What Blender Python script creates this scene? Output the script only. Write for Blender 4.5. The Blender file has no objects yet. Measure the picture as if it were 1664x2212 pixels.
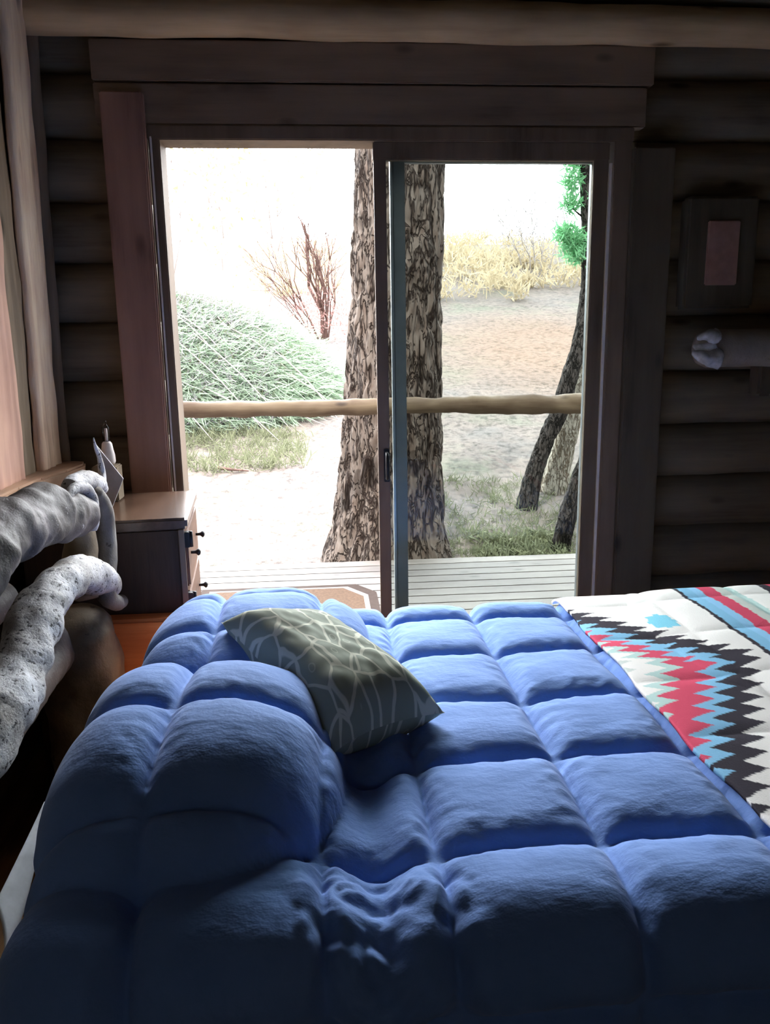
import bpy, bmesh, math, random
import numpy as np
from mathutils import Vector, noise, Matrix
random.seed(7); rng = np.random.default_rng(7)
S = bpy.context.scene; COL = S.collection
# ------------------------------------------------------------------ camera
FPX, HC = 1700.0, 1.42
yaw, pit, rol = math.radians(4.4), math.radians(12), math.radians(.87)
Fv = Vector((math.sin(yaw)*math.cos(pit), math.cos(yaw)*math.cos(pit), -math.sin(pit)))
R0 = Vector((math.cos(yaw), -math.sin(yaw), 0)); U0 = R0.cross(Fv)
Rv = R0*math.cos(rol)-U0*math.sin(rol); Uv = U0*math.cos(rol)+R0*math.sin(rol)
cd = bpy.data.cameras.new('camera'); cam = bpy.data.objects.new('camera', cd); COL.objects.link(cam)
m4 = Matrix((Rv, Uv, -Fv)).transposed().to_4x4(); m4.translation = (0, 0, HC); cam.matrix_world = m4
cd.sensor_fit = 'VERTICAL'; cd.sensor_height = 24; cd.lens = FPX*24/2212; cd.clip_start = .02; cd.clip_end = 300
S.camera = cam
# ------------------------------------------------------------------ light
W = bpy.data.worlds.new('sky'); S.world = W; W.use_nodes = True
bg = W.node_tree.nodes['Background']; bg.inputs[0].default_value = (.93, .96, 1, 1)
SKY_BASE, SKY_GLOW = 2.6, 22.0      # hazy bright sky glowing low over the hill in front of the cabin
_t = W.node_tree; _c = _t.nodes.new('ShaderNodeTexCoord'); _d = _t.nodes.new('ShaderNodeVectorMath'); _d.operation = 'DOT_PRODUCT'
_d.inputs[1].default_value = Vector((-.05, .87, .48)).normalized(); _t.links.new(_c.outputs['Generated'], _d.inputs[0])
_m = _t.nodes.new('ShaderNodeMapRange'); _m.interpolation_type = 'SMOOTHSTEP'; _m.inputs['From Min'].default_value = .45; _m.inputs['From Max'].default_value = .95
_m.inputs['To Min'].default_value = SKY_BASE; _m.inputs['To Max'].default_value = SKY_BASE+SKY_GLOW
_t.links.new(_d.outputs['Value'], _m.inputs['Value']); _t.links.new(_m.outputs['Result'], bg.inputs[1])
sd = bpy.data.lights.new('sun', 'SUN'); sd.energy = 5.0; sd.angle = math.radians(1); sd.color = (1, .95, .9)
sun = bpy.data.objects.new('sun', sd); COL.objects.link(sun)
sun.rotation_euler = Vector((.30, .62, -1.15)).to_track_quat('-Z', 'Y').to_euler()
S.view_settings.view_transform = 'Standard'; S.view_settings.look = 'None'
S.view_settings.gamma = 1; S.view_settings.use_curve_mapping = False; S.view_settings.exposure = 0.7
# ------------------------------------------------------------------ survey helpers: where a sight line meets a real plane
def at(px, py, ax, v):
    d = Fv+Rv*((px-832)/FPX)-Uv*((py-1106)/FPX); o = Vector((0, 0, HC)); return o+d*((v-o[ax])/d[ax])
def atX(px, py, X): return at(px, py, 0, X)
def atY(px, py, Y): return at(px, py, 1, Y)
def atZ(px, py, Z): return at(px, py, 2, Z)
# ------------------------------------------------------------------ materials
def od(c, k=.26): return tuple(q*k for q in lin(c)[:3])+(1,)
def lin(c): return tuple(((v/255)/12.92 if v/255 < .04045 else ((v/255+.055)/1.055)**2.4) for v in c)+(1,)
def nodes(name, rough=.8, spec=.3):
    m = bpy.data.materials.new(name); m.use_nodes = True; nt = m.node_tree; b = nt.nodes['Principled BSDF']
    b.inputs['Roughness'].default_value = rough; b.inputs['Specular IOR Level'].default_value = spec
    return m, nt, b
def N(nt, t, **k):
    n = nt.nodes.new(t)
    for a, v in k.items():
        if a in n.inputs: n.inputs[a].default_value = v
        else: setattr(n, a, v)
    return n
def L(nt, a, b): nt.links.new(a, b)
def coords(nt, scale, kind='Object'):
    tc = N(nt, 'ShaderNodeTexCoord'); mp = N(nt, 'ShaderNodeMapping'); mp.inputs['Scale'].default_value = scale
    L(nt, tc.outputs[kind], mp.inputs[0]); return mp.outputs[0]
def ramp(nt, fac, stops):
    r = N(nt, 'ShaderNodeValToRGB'); el = r.color_ramp.elements
    while len(el) < len(stops): el.new(.5)
    for e, (p, c) in zip(el, stops): e.position = p; e.color = c
    L(nt, fac, r.inputs[0]); return r.outputs[0]
def bump(nt, b, h, s=.4, d=.01):
    bm = N(nt, 'ShaderNodeBump'); bm.inputs['Strength'].default_value = s; bm.inputs['Distance'].default_value = d
    L(nt, h, bm.inputs['Height']); L(nt, bm.outputs[0], b.inputs['Normal'])
def wood(name, c1, c2, axis='x', sc=1.0, rough=.75, knots=True, bs=.35, spec=.3):
    """streaky grain running along one axis"""
    m, nt, b = nodes(name, rough, spec); c1, c2 = [(c[0]*1.06, c[1]*1.03, c[2]*.84, 1) for c in (c1, c2)]
    s = {'x': (1.2, 16, 16), 'y': (16, 1.2, 16), 'z': (16, 16, 1.2)}[axis]
    v = coords(nt, tuple(q*sc for q in s))
    n = N(nt, 'ShaderNodeTexNoise', Scale=1.6, Detail=6.0, Roughness=.65); L(nt, v, n.inputs['Vector'])
    v2 = coords(nt, tuple(1.5+q*.12 for q in s)); n2 = N(nt, 'ShaderNodeTexNoise', Scale=1.5, Detail=3.0); L(nt, v2, n2.inputs['Vector'])
    mx = N(nt, 'ShaderNodeMath', operation='ADD'); L(nt, n.outputs['Fac'], mx.inputs[0]); L(nt, n2.outputs['Fac'], mx.inputs[1])
    hf = N(nt, 'ShaderNodeMath', operation='MULTIPLY'); hf.inputs[1].default_value = .5; L(nt, mx.outputs[0], hf.inputs[0])
    dk = tuple(q*.45 for q in c1[:3])+(1,)
    c = ramp(nt, hf.outputs[0], [(.3, dk), (.42, c1), (.6, c2)])
    if knots:
        vk = coords(nt, {'x': (3, 7, 7), 'y': (7, 3, 7), 'z': (7, 7, 3)}[axis])
        vo = N(nt, 'ShaderNodeTexVoronoi', Scale=1.0); L(nt, vk, vo.inputs['Vector'])
        kf = ramp(nt, vo.outputs['Distance'], [(.05, (1, 1, 1, 1)), (.16, (0, 0, 0, 1))])
        mm = N(nt, 'ShaderNodeMix', data_type='RGBA'); L(nt, kf, mm.inputs[0]); L(nt, c, mm.inputs[6]); mm.inputs[7].default_value = dk; c = mm.outputs[2]
    L(nt, c, b.inputs['Base Color']); bump(nt, b, hf.outputs[0], bs, .01); return m
def plain(name, c, rough=.7, spec=.3, metal=0, var=.12, scale=30):
    m, nt, b = nodes(name, rough, spec); b.inputs['Metallic'].default_value = metal
    n = N(nt, 'ShaderNodeTexNoise', Scale=float(scale), Detail=4.0); L(nt, coords(nt, (1, 1, 1)), n.inputs['Vector'])
    c0 = tuple(q*(1-var) for q in c[:3])+(1,); c1 = tuple(min(1, q*(1+var)) for q in c[:3])+(1,)
    L(nt, ramp(nt, n.outputs['Fac'], [(.3, c0), (.7, c1)]), b.inputs['Base Color']); bump(nt, b, n.outputs['Fac'], .15, .004); return m
def speckled(name, c1, c2, dark, sc=60, cut=.40):
    m, nt, b = nodes(name, .6, .35)
    n = N(nt, 'ShaderNodeTexNoise', Scale=float(sc), Detail=5.0, Roughness=.7); L(nt, coords(nt, (1, 1, 1)), n.inputs['Vector'])
    n2 = N(nt, 'ShaderNodeTexNoise', Scale=9.0, Detail=3.0); L(nt, coords(nt, (1, 1, 1)), n2.inputs['Vector'])
    base = ramp(nt, n2.outputs['Fac'], [(.35, c1), (.65, c2)])
    f = ramp(nt, n.outputs['Fac'], [(cut-.03, (1, 1, 1, 1)), (cut+.02, (0, 0, 0, 1))])
    mm = N(nt, 'ShaderNodeMix', data_type='RGBA'); L(nt, f, mm.inputs[0]); L(nt, base, mm.inputs[6]); mm.inputs[7].default_value = dark
    L(nt, mm.outputs[2], b.inputs['Base Color']); bump(nt, b, n.outputs['Fac'], .5, .008); return m
def bark(name, c1, c2, dark, sx=9, sz=2.2):
    m, nt, b = nodes(name, .9, .15)
    v = coords(nt, (sx, sx, sz)); fs = []
    for sc, w in ((1.0, .045), (2.1, .035)):
        n = N(nt, 'ShaderNodeTexNoise', Scale=sc, Detail=3.0, Roughness=.6, Distortion=.5); L(nt, v, n.inputs['Vector'])
        s1 = N(nt, 'ShaderNodeMath', operation='SUBTRACT'); s1.inputs[1].default_value = .5; L(nt, n.outputs['Fac'], s1.inputs[0])
        s2 = N(nt, 'ShaderNodeMath', operation='ABSOLUTE'); L(nt, s1.outputs[0], s2.inputs[0])
        s3 = N(nt, 'ShaderNodeMapRange'); s3.inputs['From Max'].default_value = w; L(nt, s2.outputs[0], s3.inputs['Value']); fs.append(s3.outputs[0])
    mn = N(nt, 'ShaderNodeMath', operation='MULTIPLY'); L(nt, fs[0], mn.inputs[0]); L(nt, fs[1], mn.inputs[1])
    n = N(nt, 'ShaderNodeTexNoise', Scale=4.0, Detail=6.0); L(nt, v, n.inputs['Vector'])
    base = ramp(nt, n.outputs['Fac'], [(.35, c1), (.65, c2)])
    mm = N(nt, 'ShaderNodeMix', data_type='RGBA'); L(nt, mn.outputs[0], mm.inputs[0]); mm.inputs[6].default_value = dark; L(nt, base, mm.inputs[7])
    L(nt, mm.outputs[2], b.inputs['Base Color']); bump(nt, b, mn.outputs[0], .8, .03); return m
M = {}
M['log_wall'] = wood('dark_log', lin((108, 98, 90)), lin((128, 116, 106)), 'x', rough=.85)
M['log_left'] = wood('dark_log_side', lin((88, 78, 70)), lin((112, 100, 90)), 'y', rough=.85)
M['ceil'] = wood('ceiling_board', lin((96, 86, 78)), lin((118, 106, 96)), 'x', rough=.9)
M['floor'] = wood('floor_board', lin((90, 68, 50)), lin((120, 92, 66)), 'y', rough=.6)
M['casing'] = wood('casing_pine', lin((144, 112, 108)), lin((164, 130, 124)), 'z', sc=.5, bs=.15)
M['header'] = wood('header_plank', lin((118, 102, 94)), lin((140, 122, 112)), 'x', sc=.6, bs=.2)
M['casing_r'] = wood('casing_dark', lin((84, 76, 70)), lin((98, 90, 82)), 'z', sc=.6, bs=.2)
M['frame'] = wood('door_frame_wood', lin((106, 92, 84)), lin((122, 106, 98)), 'z', sc=.7, bs=.1, knots=False)
M['beam'] = wood('peeled_beam', lin((170, 148, 126)), lin((206, 182, 158)), 'x', sc=.5, bs=.2)
M['board'] = wood('rough_sawn_pine', lin((214, 186, 176)), lin((246, 228, 220)), 'z', sc=1.4, bs=.6)
M['board_p'] = wood('pink_pine', lin((178, 140, 136)), lin((204, 166, 160)), 'z', sc=.8, bs=.3)
M['post_g'] = wood('grey_post', lin((124, 110, 100)), lin((148, 132, 122)), 'z', sc=.8)
M['slab'] = wood('slab_pine', lin((158, 128, 116)), lin((186, 156, 142)), 'y', sc=.7, bs=.2)
M['alu'] = plain('bare_aluminium', (.55, .57, .6, 1), .35, .5, .6, .05)
M['alu_d'] = plain('grey_aluminium', (.20, .205, .21, 1), .45, .5, .3, .05)
M['trimw'] = plain('pale_strip', (.75, .7, .66, 1), .5, .4, 0, .05)
M['iron'] = plain('black_iron', (.02, .02, .02, 1), .5, .5, .6, .1)
M['white_bark'] = speckled('white_branch', lin((196, 196, 200)), lin((146, 140, 134)), lin((52, 50, 52)), 70, .42)
M['burl'] = speckled('grey_burl', lin((118, 110, 110)), lin((84, 78, 74)), lin((190, 186, 188)), 22, .33)
M['tan_log'] = speckled('tan_log', lin((150, 134, 110)), lin((112, 97, 78)), lin((80, 62, 48)), 14, .36)
M['grey_branch'] = speckled('grey_branch', lin((140, 135, 128)), lin((98, 90, 82)), lin((70, 64, 58)), 30, .34)
M['dresser'] = wood('dark_dresser', lin((56, 42, 34)), lin((74, 55, 44)), 'z', rough=.5)
M['dresser_top'] = wood('varnished_top', lin((70, 52, 46)), lin((94, 72, 64)), 'y', rough=.24, bs=.06, spec=.7)
M['drawer'] = wood('drawer_pine', lin((84, 56, 44)), lin((104, 72, 56)), 'y', rough=.5)
M['orange'] = wood('glow_orange_wood', lin((206, 110, 62)), lin((232, 140, 84)), 'x', rough=.5, knots=False)  # orange of the glow beside the dresser put into the wood colour
M['glassw'] = plain('milk_glass', (.72, .66, .62, 1), .3, .5)
M['card'] = plain('grey_card', (.42, .42, .42, 1), .7)
M['sheet'] = plain('pale_sheet', (.62, .66, .70, 1), .9, .1)
M['plaque'] = wood('plaque_back', lin((78, 72, 66)), lin((92, 86, 78)), 'z', knots=False)
M['plaque_c'] = plain('plaque_face', lin((162, 126, 114)), .7, .2)
M['mantel'] = speckled('peeled_pale_log', lin((156, 148, 142)), lin((130, 122, 116)), lin((120, 110, 100)), 12, .33)
M['mantel_end'] = plain('split_wood', lin((176, 178, 184)), .8, .2, 0, .3, 40)
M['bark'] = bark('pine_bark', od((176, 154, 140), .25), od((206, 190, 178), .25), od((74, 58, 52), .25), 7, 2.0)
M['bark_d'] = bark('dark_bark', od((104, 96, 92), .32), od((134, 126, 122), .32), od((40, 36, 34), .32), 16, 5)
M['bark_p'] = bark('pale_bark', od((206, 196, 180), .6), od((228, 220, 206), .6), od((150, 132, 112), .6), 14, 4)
M['rail'] = wood('weathered_rail', od((138, 112, 98)), od((182, 160, 142)), 'x', sc=.8, bs=.6)
M['deck'] = wood('deck_board', od((180, 172, 182)), od((206, 198, 208)), 'x', sc=.5, bs=.2)
M['rug'] = plain('brown_mat', od((150, 120, 98)), .95, .1, 0, .2, 60)
M['rug_d'] = plain('mat_border', od((110, 92, 84)), .95, .1)
M['rug_w'] = plain('mat_stripe', od((226, 218, 214)), .95, .1)
M['twig'] = plain('twig', od((150, 120, 112), .4), .9, .1)
M['twig_pale'] = plain('pale_twig', od((214, 204, 200), .6), .9, .1)
def leafmat(name, c, var=.35):
    m, nt, b = nodes(name, .7, .2)
    gi = N(nt, 'ShaderNodeNewGeometry'); L(nt, ramp(nt, gi.outputs['Random Per Island'], [(0, tuple(q*(1-var) for q in c[:3])+(1,)), (1, tuple(min(1, q*(1+var)) for q in c[:3])+(1,))]), b.inputs['Base Color'])
    tr = N(nt, 'ShaderNodeBsdfTranslucent'); tr.inputs[0].default_value = c; mx = N(nt, 'ShaderNodeMixShader'); mx.inputs[0].default_value = .3
    L(nt, b.outputs[0], mx.inputs[1]); L(nt, tr.outputs[0], mx.inputs[2]); L(nt, mx.outputs[0], nt.nodes['Material Output'].inputs[0]); return m
M['lf_green'] = leafmat('green_needles', od((200, 222, 196), .62)); M['lf_dgreen'] = leafmat('dark_needles', od((140, 200, 150), .9))
M['lf_straw'] = leafmat('straw', od((228, 210, 176), .62), .3); M['lf_pink'] = leafmat('red_leaf', od((226, 176, 170), .5))
M['lf_yellow'] = leafmat('yellow_leaf', od((236, 216, 130), .6)); M['lf_grey'] = leafmat('grey_twig_leaf', od((196, 190, 196), .6), .4)
M['lf_grass'] = leafmat('weed_green', od((190, 196, 156), .34), .4)
# comforter
m, nt, b = nodes('blue_quilt_cotton', .85, .15); b.inputs['Sheen Weight'].default_value = .15
n = N(nt, 'ShaderNodeTexNoise', Scale=9.0, Detail=5.0, Roughness=.6); L(nt, coords(nt, (1, 1.6, 1)), n.inputs['Vector'])
L(nt, ramp(nt, n.outputs['Fac'], [(.3, (.150, .27, .60, 1)), (.7, (.180, .31, .67, 1))]), b.inputs['Base Color']); bump(nt, b, n.outputs['Fac'], .35, .02); M['quilt'] = m
# serape colours come from a woven colour layer of the mesh
m, nt, b = nodes('woven_wool', .95, .08); a = N(nt, 'ShaderNodeAttribute', attribute_name='weave'); L(nt, a.outputs['Color'], b.inputs['Base Color'])
n = N(nt, 'ShaderNodeTexNoise', Scale=260.0, Detail=2.0); L(nt, coords(nt, (1, 2.5, 1)), n.inputs['Vector']); bump(nt, b, n.outputs['Fac'], .5, .004); M['wool'] = m
# cushion: pale leafy lattice on sage green
m, nt, b = nodes('sage_print', .85, .15)
v = coords(nt, (1, 1, 1), 'UV'); nz = N(nt, 'ShaderNodeTexNoise', Scale=4.0, Detail=2.0); L(nt, v, nz.inputs['Vector'])
mv = N(nt, 'ShaderNodeMix', data_type='VECTOR'); mv.inputs[0].default_value = .10; L(nt, v, mv.inputs[4]); L(nt, nz.outputs['Color'], mv.inputs[5])
vo = N(nt, 'ShaderNodeTexVoronoi', feature='DISTANCE_TO_EDGE', Scale=6.5); L(nt, mv.outputs[1], vo.inputs['Vector'])
f1 = ramp(nt, vo.outputs['Distance'], [(.035, (1, 1, 1, 1)), (.06, (0, 0, 0, 1))])
vo2 = N(nt, 'ShaderNodeTexVoronoi', feature='F1', Scale=6.5); L(nt, mv.outputs[1], vo2.inputs['Vector'])
f2 = ramp(nt, vo2.outputs['Distance'], [(.10, (.0, 0, 0, 1)), (.13, (.5, .5, .5, 1)), (.17, (0, 0, 0, 1))])
ad = N(nt, 'ShaderNodeMath', operation='MAXIMUM'); L(nt, f1, ad.inputs[0]); L(nt, f2, ad.inputs[1])
mm = N(nt, 'ShaderNodeMix', data_type='RGBA'); L(nt, ad.outputs[0], mm.inputs[0]); mm.inputs[6].default_value = lin((152, 158, 144)); mm.inputs[7].default_value = lin((214, 214, 198))
L(nt, mm.outputs[2], b.inputs['Base Color']); M['cushion'] = m
# ground: pebbly, pinkish left, grey right, an orange bare patch up the slope
m, nt, b = nodes('forest_ground', .95, .1)
tc = N(nt, 'ShaderNodeTexCoord'); o = tc.outputs['Object']
n = N(nt, 'ShaderNodeTexNoise', Scale=.7, Detail=5.0, Roughness=.7); L(nt, o, n.inputs['Vector'])
n2 = N(nt, 'ShaderNodeTexNoise', Scale=11.0, Detail=7.0, Roughness=.75); L(nt, o, n2.inputs['Vector'])
base = ramp(nt, n.outputs['Fac'], [(.35, od((196, 186, 180))), (.5, od((214, 196, 186))), (.65, od((200, 198, 178)))])
vm = N(nt, 'ShaderNodeVectorMath', operation='DISTANCE'); sc = N(nt, 'ShaderNodeMapping'); sc.inputs['Scale'].default_value = (1, .7, 0); L(nt, o, sc.inputs[0]); L(nt, sc.outputs[0], vm.inputs[0]); vm.inputs[1].default_value = (4.2, 9.6, 0)
of = ramp(nt, vm.outputs['Value'], [(.0, (1, 1, 1, 1)), (1, (0, 0, 0, 1))])
dv = N(nt, 'ShaderNodeMath', operation='DIVIDE'); dv.inputs[1].default_value = 3.2; L(nt, vm.outputs['Value'], dv.inputs[0]); of = ramp(nt, dv.outputs[0], [(.35, (1, 1, 1, 1)), (1, (0, 0, 0, 1))])
mo = N(nt, 'ShaderNodeMix', data_type='RGBA'); L(nt, of, mo.inputs[0]); L(nt, base, mo.inputs[6]); mo.inputs[7].default_value = od((226, 190, 166))
pk = ramp(nt, n2.outputs['Fac'], [(.38, (.30, .31, .34, 1)), (.52, (1, 1, 1, 1))])
ml = N(nt, 'ShaderNodeMix', data_type='RGBA', blend_type='MULTIPLY'); ml.inputs[0].default_value = .75; L(nt, mo.outputs[2], ml.inputs[6]); L(nt, pk, ml.inputs[7])
L(nt, ml.outputs[2], b.inputs['Base Color']); bump(nt, b, n2.outputs['Fac'], .5, .05); M['ground'] = m
def glassmat(name, tint, refl=.06):
    m = bpy.data.materials.new(name); m.use_nodes = True; nt = m.node_tree; nt.nodes.remove(nt.nodes['Principled BSDF'])
    t = N(nt, 'ShaderNodeBsdfTransparent'); t.inputs[0].default_value = tint; g = N(nt, 'ShaderNodeBsdfGlossy'); g.inputs['Roughness'].default_value = .02
    fr = N(nt, 'ShaderNodeFresnel', IOR=1.2); mx = N(nt, 'ShaderNodeMixShader'); L(nt, fr.outputs[0], mx.inputs[0]); L(nt, t.outputs[0], mx.inputs[1]); L(nt, g.outputs[0], mx.inputs[2])
    L(nt, mx.outputs[0], nt.nodes['Material Output'].inputs[0]); return m
M['glass'] = glassmat('door_glass', (.72, .76, .75, 1)); M['clear'] = glassmat('clear_glass', (.9, .9, .9, 1))
# ------------------------------------------------------------------ object helpers
def tag(o, label=None, cat=None, group=None, kind=None):
    if label: o['label'] = label
    if cat: o['category'] = cat
    if group: o['group'] = group
    if kind: o['kind'] = kind
    return o
def empty(name, loc=(0, 0, 0), rz=0):
    o = bpy.data.objects.new(name, None); COL.objects.link(o); o.location = loc; o.rotation_euler = (0, 0, rz); o.empty_display_size = .1; return o
class MB:
    def __init__(s): s.v = []; s.f = []; s.sm = []
    def add(s, v, f, smooth=False):
        k = len(s.v); s.v += [tuple(q) for q in v]; s.f += [tuple(i+k for i in t) for t in f]; s.sm += [smooth]*len(f); return s
    def box(s, a, b, bev=.004):
        bm = bmesh.new(); bmesh.ops.create_cube(bm, size=1)
        for q in bm.verts: q.co = Vector([(a[i]+b[i])/2+q.co[i]*(b[i]-a[i]) for i in range(3)])
        bev = min(bev, *[abs(b[i]-a[i])*.3 for i in range(3)])
        if bev > 0: bmesh.ops.bevel(bm, geom=bm.edges[:], offset=bev, segments=2, affect='EDGES')
        s.frombm(bm); return s
    def frombm(s, bm, smooth=False):
        bm.verts.index_update(); s.add([v.co for v in bm.verts], [[v.index for v in f.verts] for f in bm.faces], smooth); bm.free(); return s
    def tube(s, pts, rad, n=20, amp=0, fs=6, step=.03, seed=0, sm=True, flat=None, cap=True, ridge=None):
        P = [Vector(p) for p in pts]; rad = list(rad) if hasattr(rad, '__len__') else [rad]*len(P)
        Q = []; RR = []
        for i in range(len(P)-1):      # Catmull-Rom between the joints
            p0 = P[max(i-1, 0)]; p1 = P[i]; p2 = P[i+1]; p3 = P[min(i+2, len(P)-1)]
            k = max(1, int((p2-p1).length/step))
            for j in range(k):
                t = j/k; Q.append(.5*((2*p1)+(p2-p0)*t+(2*p0-5*p1+4*p2-p3)*t*t+(3*p1-p0-3*p2+p3)*t**3)); RR.append(rad[i]*(1-t)+rad[i+1]*t)
        Q.append(P[-1]); RR.append(rad[-1]); V = []; T = None; nrm = None; so = Vector((seed*7.3, seed*3.1, seed*1.7))
        for i, q in enumerate(Q):
            t = (Q[min(i+1, len(Q)-1)]-Q[max(i-1, 0)]).normalized()
            if nrm is None: nrm = t.orthogonal().normalized()
            nrm = (nrm-t*nrm.dot(t)).normalized(); bn = t.cross(nrm)
            for j in range(n):
                a = 2*math.pi*j/n; d = nrm*math.cos(a)+bn*math.sin(a); r = RR[i]
                if amp: r *= 1+amp*noise.noise((q+d*RR[i])*fs+so)+amp*.5*noise.noise((q+d*RR[i])*fs*2.7+so)
                if ridge: r += ridge(a, (q-Q[0]).length, RR[i])
                V.append(q+d*r)
        F = [(i*n+j, i*n+(j+1) % n, (i+1)*n+(j+1) % n, (i+1)*n+j) for i in range(len(Q)-1) for j in range(n)]
        if cap:
            for k, e in ((0, -1), (len(Q)-1, 1)):
                c = len(V); t = (Q[1]-Q[0]).normalized()*-1 if e < 0 else (Q[-1]-Q[-2]).normalized(); V.append(Q[k]+t*RR[k]*.25)
                F += [((k*n+(j+1) % n), k*n+j, c) if e < 0 else (k*n+j, k*n+(j+1) % n, c) for j in range(n)]
        s.add(V, F, sm); return s
    def lathe(s, c, prof, n=24):
        V = []; F = []
        for r, z in prof: V += [(c[0]+r*math.cos(2*math.pi*j/n), c[1]+r*math.sin(2*math.pi*j/n), c[2]+z) for j in range(n)]
        for i in range(len(prof)-1): F += [(i*n+j, i*n+(j+1) % n, (i+1)*n+(j+1) % n, (i+1)*n+j) for j in range(n)]
        F += [tuple(range(n))[::-1], tuple((len(prof)-1)*n+j for j in range(n))]
        s.add(V, F, True); return s
    def build(s, name, mat, parent=None):
        me = bpy.data.meshes.new(name); me.from_pydata(s.v, [], s.f); me.update()
        me.polygons.foreach_set('use_smooth', s.sm); me.materials.append(mat)
        o = bpy.data.objects.new(name, me); COL.objects.link(o)
        if parent:
            o.parent = parent
        return o
def gridmesh(name, V, nu, nv, mat, parent=None, flip=False):
    me = bpy.data.meshes.new(name)
    F = [(i*nv+j, i*nv+j+1, (i+1)*nv+j+1, (i+1)*nv+j) for i in range(nu-1) for j in range(nv-1)]
    if flip: F = [f[::-1] for f in F]
    me.from_pydata([tuple(v) for v in V], [], F); me.update(); me.polygons.foreach_set('use_smooth', [True]*len(F)); me.materials.append(mat)
    o = bpy.data.objects.new(name, me); COL.objects.link(o)
    if parent: o.parent = parent
    return o
# ================================================================== THE ROOM
YW = 3.1; XL = -1.0; XR = 3.0; YB = -1.6; ZC = 2.6
MB().box((XL-.2, YB-.2, -.12), (XR+.2, YW+.1, 0), 0).build('floor', M['floor'])['kind'] = 'structure'
mb = MB()
z = .10; i = 0
while z < 2.75:          # horizontal wall logs, cut around the sliding door
    r = .118; am = .06
    if z < 2.2:
        mb.tube([(XL-.15, YW+.12, z), (-.62, YW+.12, z)], r, 20, am, 3, .05, i)
        mb.tube([(1.22, YW+.12, z), (XR+.1, YW+.12, z)], r, 20, am, 3, .06, i+20)
    else: mb.tube([(XL-.15, YW+.12, z), (XR+.1, YW+.12, z)], r, 20, am, 3, .06, i)
    z += .218; i += 1
mb.box((XL-.15, YW+.10, 0), (-.62, YW+.22, 2.7), 0).box((1.22, YW+.10, 0), (XR+.1, YW+.22, 2.7), 0).box((-.7, YW+.10, 2.22), (1.3, YW+.22, 2.7), 0)
mb.build('wall_back', M['log_wall'])['kind'] = 'structure'
mb = MB(); mb.box((XL-.22, YB, 0), (XL-.10, YW+.2, 2.7), 0); z = .12; i = 0
while z < 2.75: mb.tube([(XL-.11, YB, z), (XL-.11, YW+.05, z)], .105, 18, .06, 3, .08, 50+i); z += .205; i += 1
mb.build('wall_left', M['log_left'])['kind'] = 'structure'
mb = MB(); mb.box((XR, YB, 0), (XR+.12, YW+.2, 2.7), 0); mb.build('wall_right', M['log_left'])['kind'] = 'structure'
mb = MB(); WX0, WX1, WZ0, WZ1 = -.70, -.12, 1.40, 1.90     # small unseen window added behind the viewer as fill light
mb.box((XL-.2, YB-.12, 0), (WX0, YB, 2.7), 0).box((WX1, YB-.12, 0), (XR+.12, YB, 2.7), 0).box((WX0, YB-.12, 0), (WX1, YB, WZ0), 0).box((WX0, YB-.12, WZ1), (WX1, YB, 2.7), 0); mb.build('wall_front', M['log_wall'])['kind'] = 'structure'
wn = empty('added_window_1', (0, 0, 0)); wn['kind'] = 'structure'
MB().box((WX0, YB-.1, WZ0), (WX0+.05, YB-.02, WZ1)).box((WX1-.05, YB-.1, WZ0), (WX1, YB-.02, WZ1)).box((WX0, YB-.1, WZ0), (WX1, YB-.02, WZ0+.05)).box((WX0, YB-.1, WZ1-.05), (WX1, YB-.02, WZ1)).box(((WX0+WX1)/2-.015, YB-.09, WZ0), ((WX0+WX1)/2+.015, YB-.03, WZ1)).build('added_window_frame', M['frame'], wn)
MB().box((WX0+.04, YB-.062, WZ0+.04), (WX1-.04, YB-.058, WZ1-.04), 0).build('glass', M['clear'], wn)
mb = MB()                # plank ceiling, falling a little to the right
for k in range(24):
    y0 = YB+k*.2; mb.add([(XL-.2, y0+.004, 2.66), (XR+.2, y0+.004, 2.52), (XR+.2, y0+.196, 2.52), (XL-.2, y0+.196, 2.66), (XL-.2, y0+.004, 2.70), (XR+.2, y0+.004, 2.70), (XR+.2, y0+.196, 2.70), (XL-.2, y0+.196, 2.70)],
           [(0, 1, 2, 3), (7, 6, 5, 4), (0, 4, 5, 1), (1, 5, 6, 2), (2, 6, 7, 3), (3, 7, 4, 0)])
mb.box((XL-.2, YB, 2.69), (XR+.2, YW+.2, 2.74), 0); mb.build('ceiling', M['ceil'])['kind'] = 'structure'
roof = MB().box((-2.6, YB-.4, 2.745), (4.2, 3.75, 2.82), 0).build('roof', M['ceil']); roof['kind'] = 'structure'
o = MB().tube([(-.99, 2.99, 2.52), (.2, 2.99, 2.512), (1.2, 2.99, 2.508), (XR, 2.99, 2.495)], [.064, .064, .062, .06], 24, .1, 3, .04, 3).build('log_beam', M['beam'])
tag(o, 'peeled tan log beam running across the wall just under the ceiling', 'beam')
mb = MB(); mb.box((-.76, 3.035, 2.33), (1.24, 3.10, 2.46)); mb.box((-.76, 3.045, 2.19), (1.22, 3.10, 2.325)); mb.build('trim_1', M['header'])['kind'] = 'structure'
o = MB().box((-.735, 3.015, 0), (-.588, 3.06, 2.29), .006).build('trim_2', M['casing']); o['kind'] = 'structure'
o = MB().box((1.178, 3.03, 0), (1.335, 3.08, 2.12), .005).build('trim_3', M['casing_r']); o['kind'] = 'structure'
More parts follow.
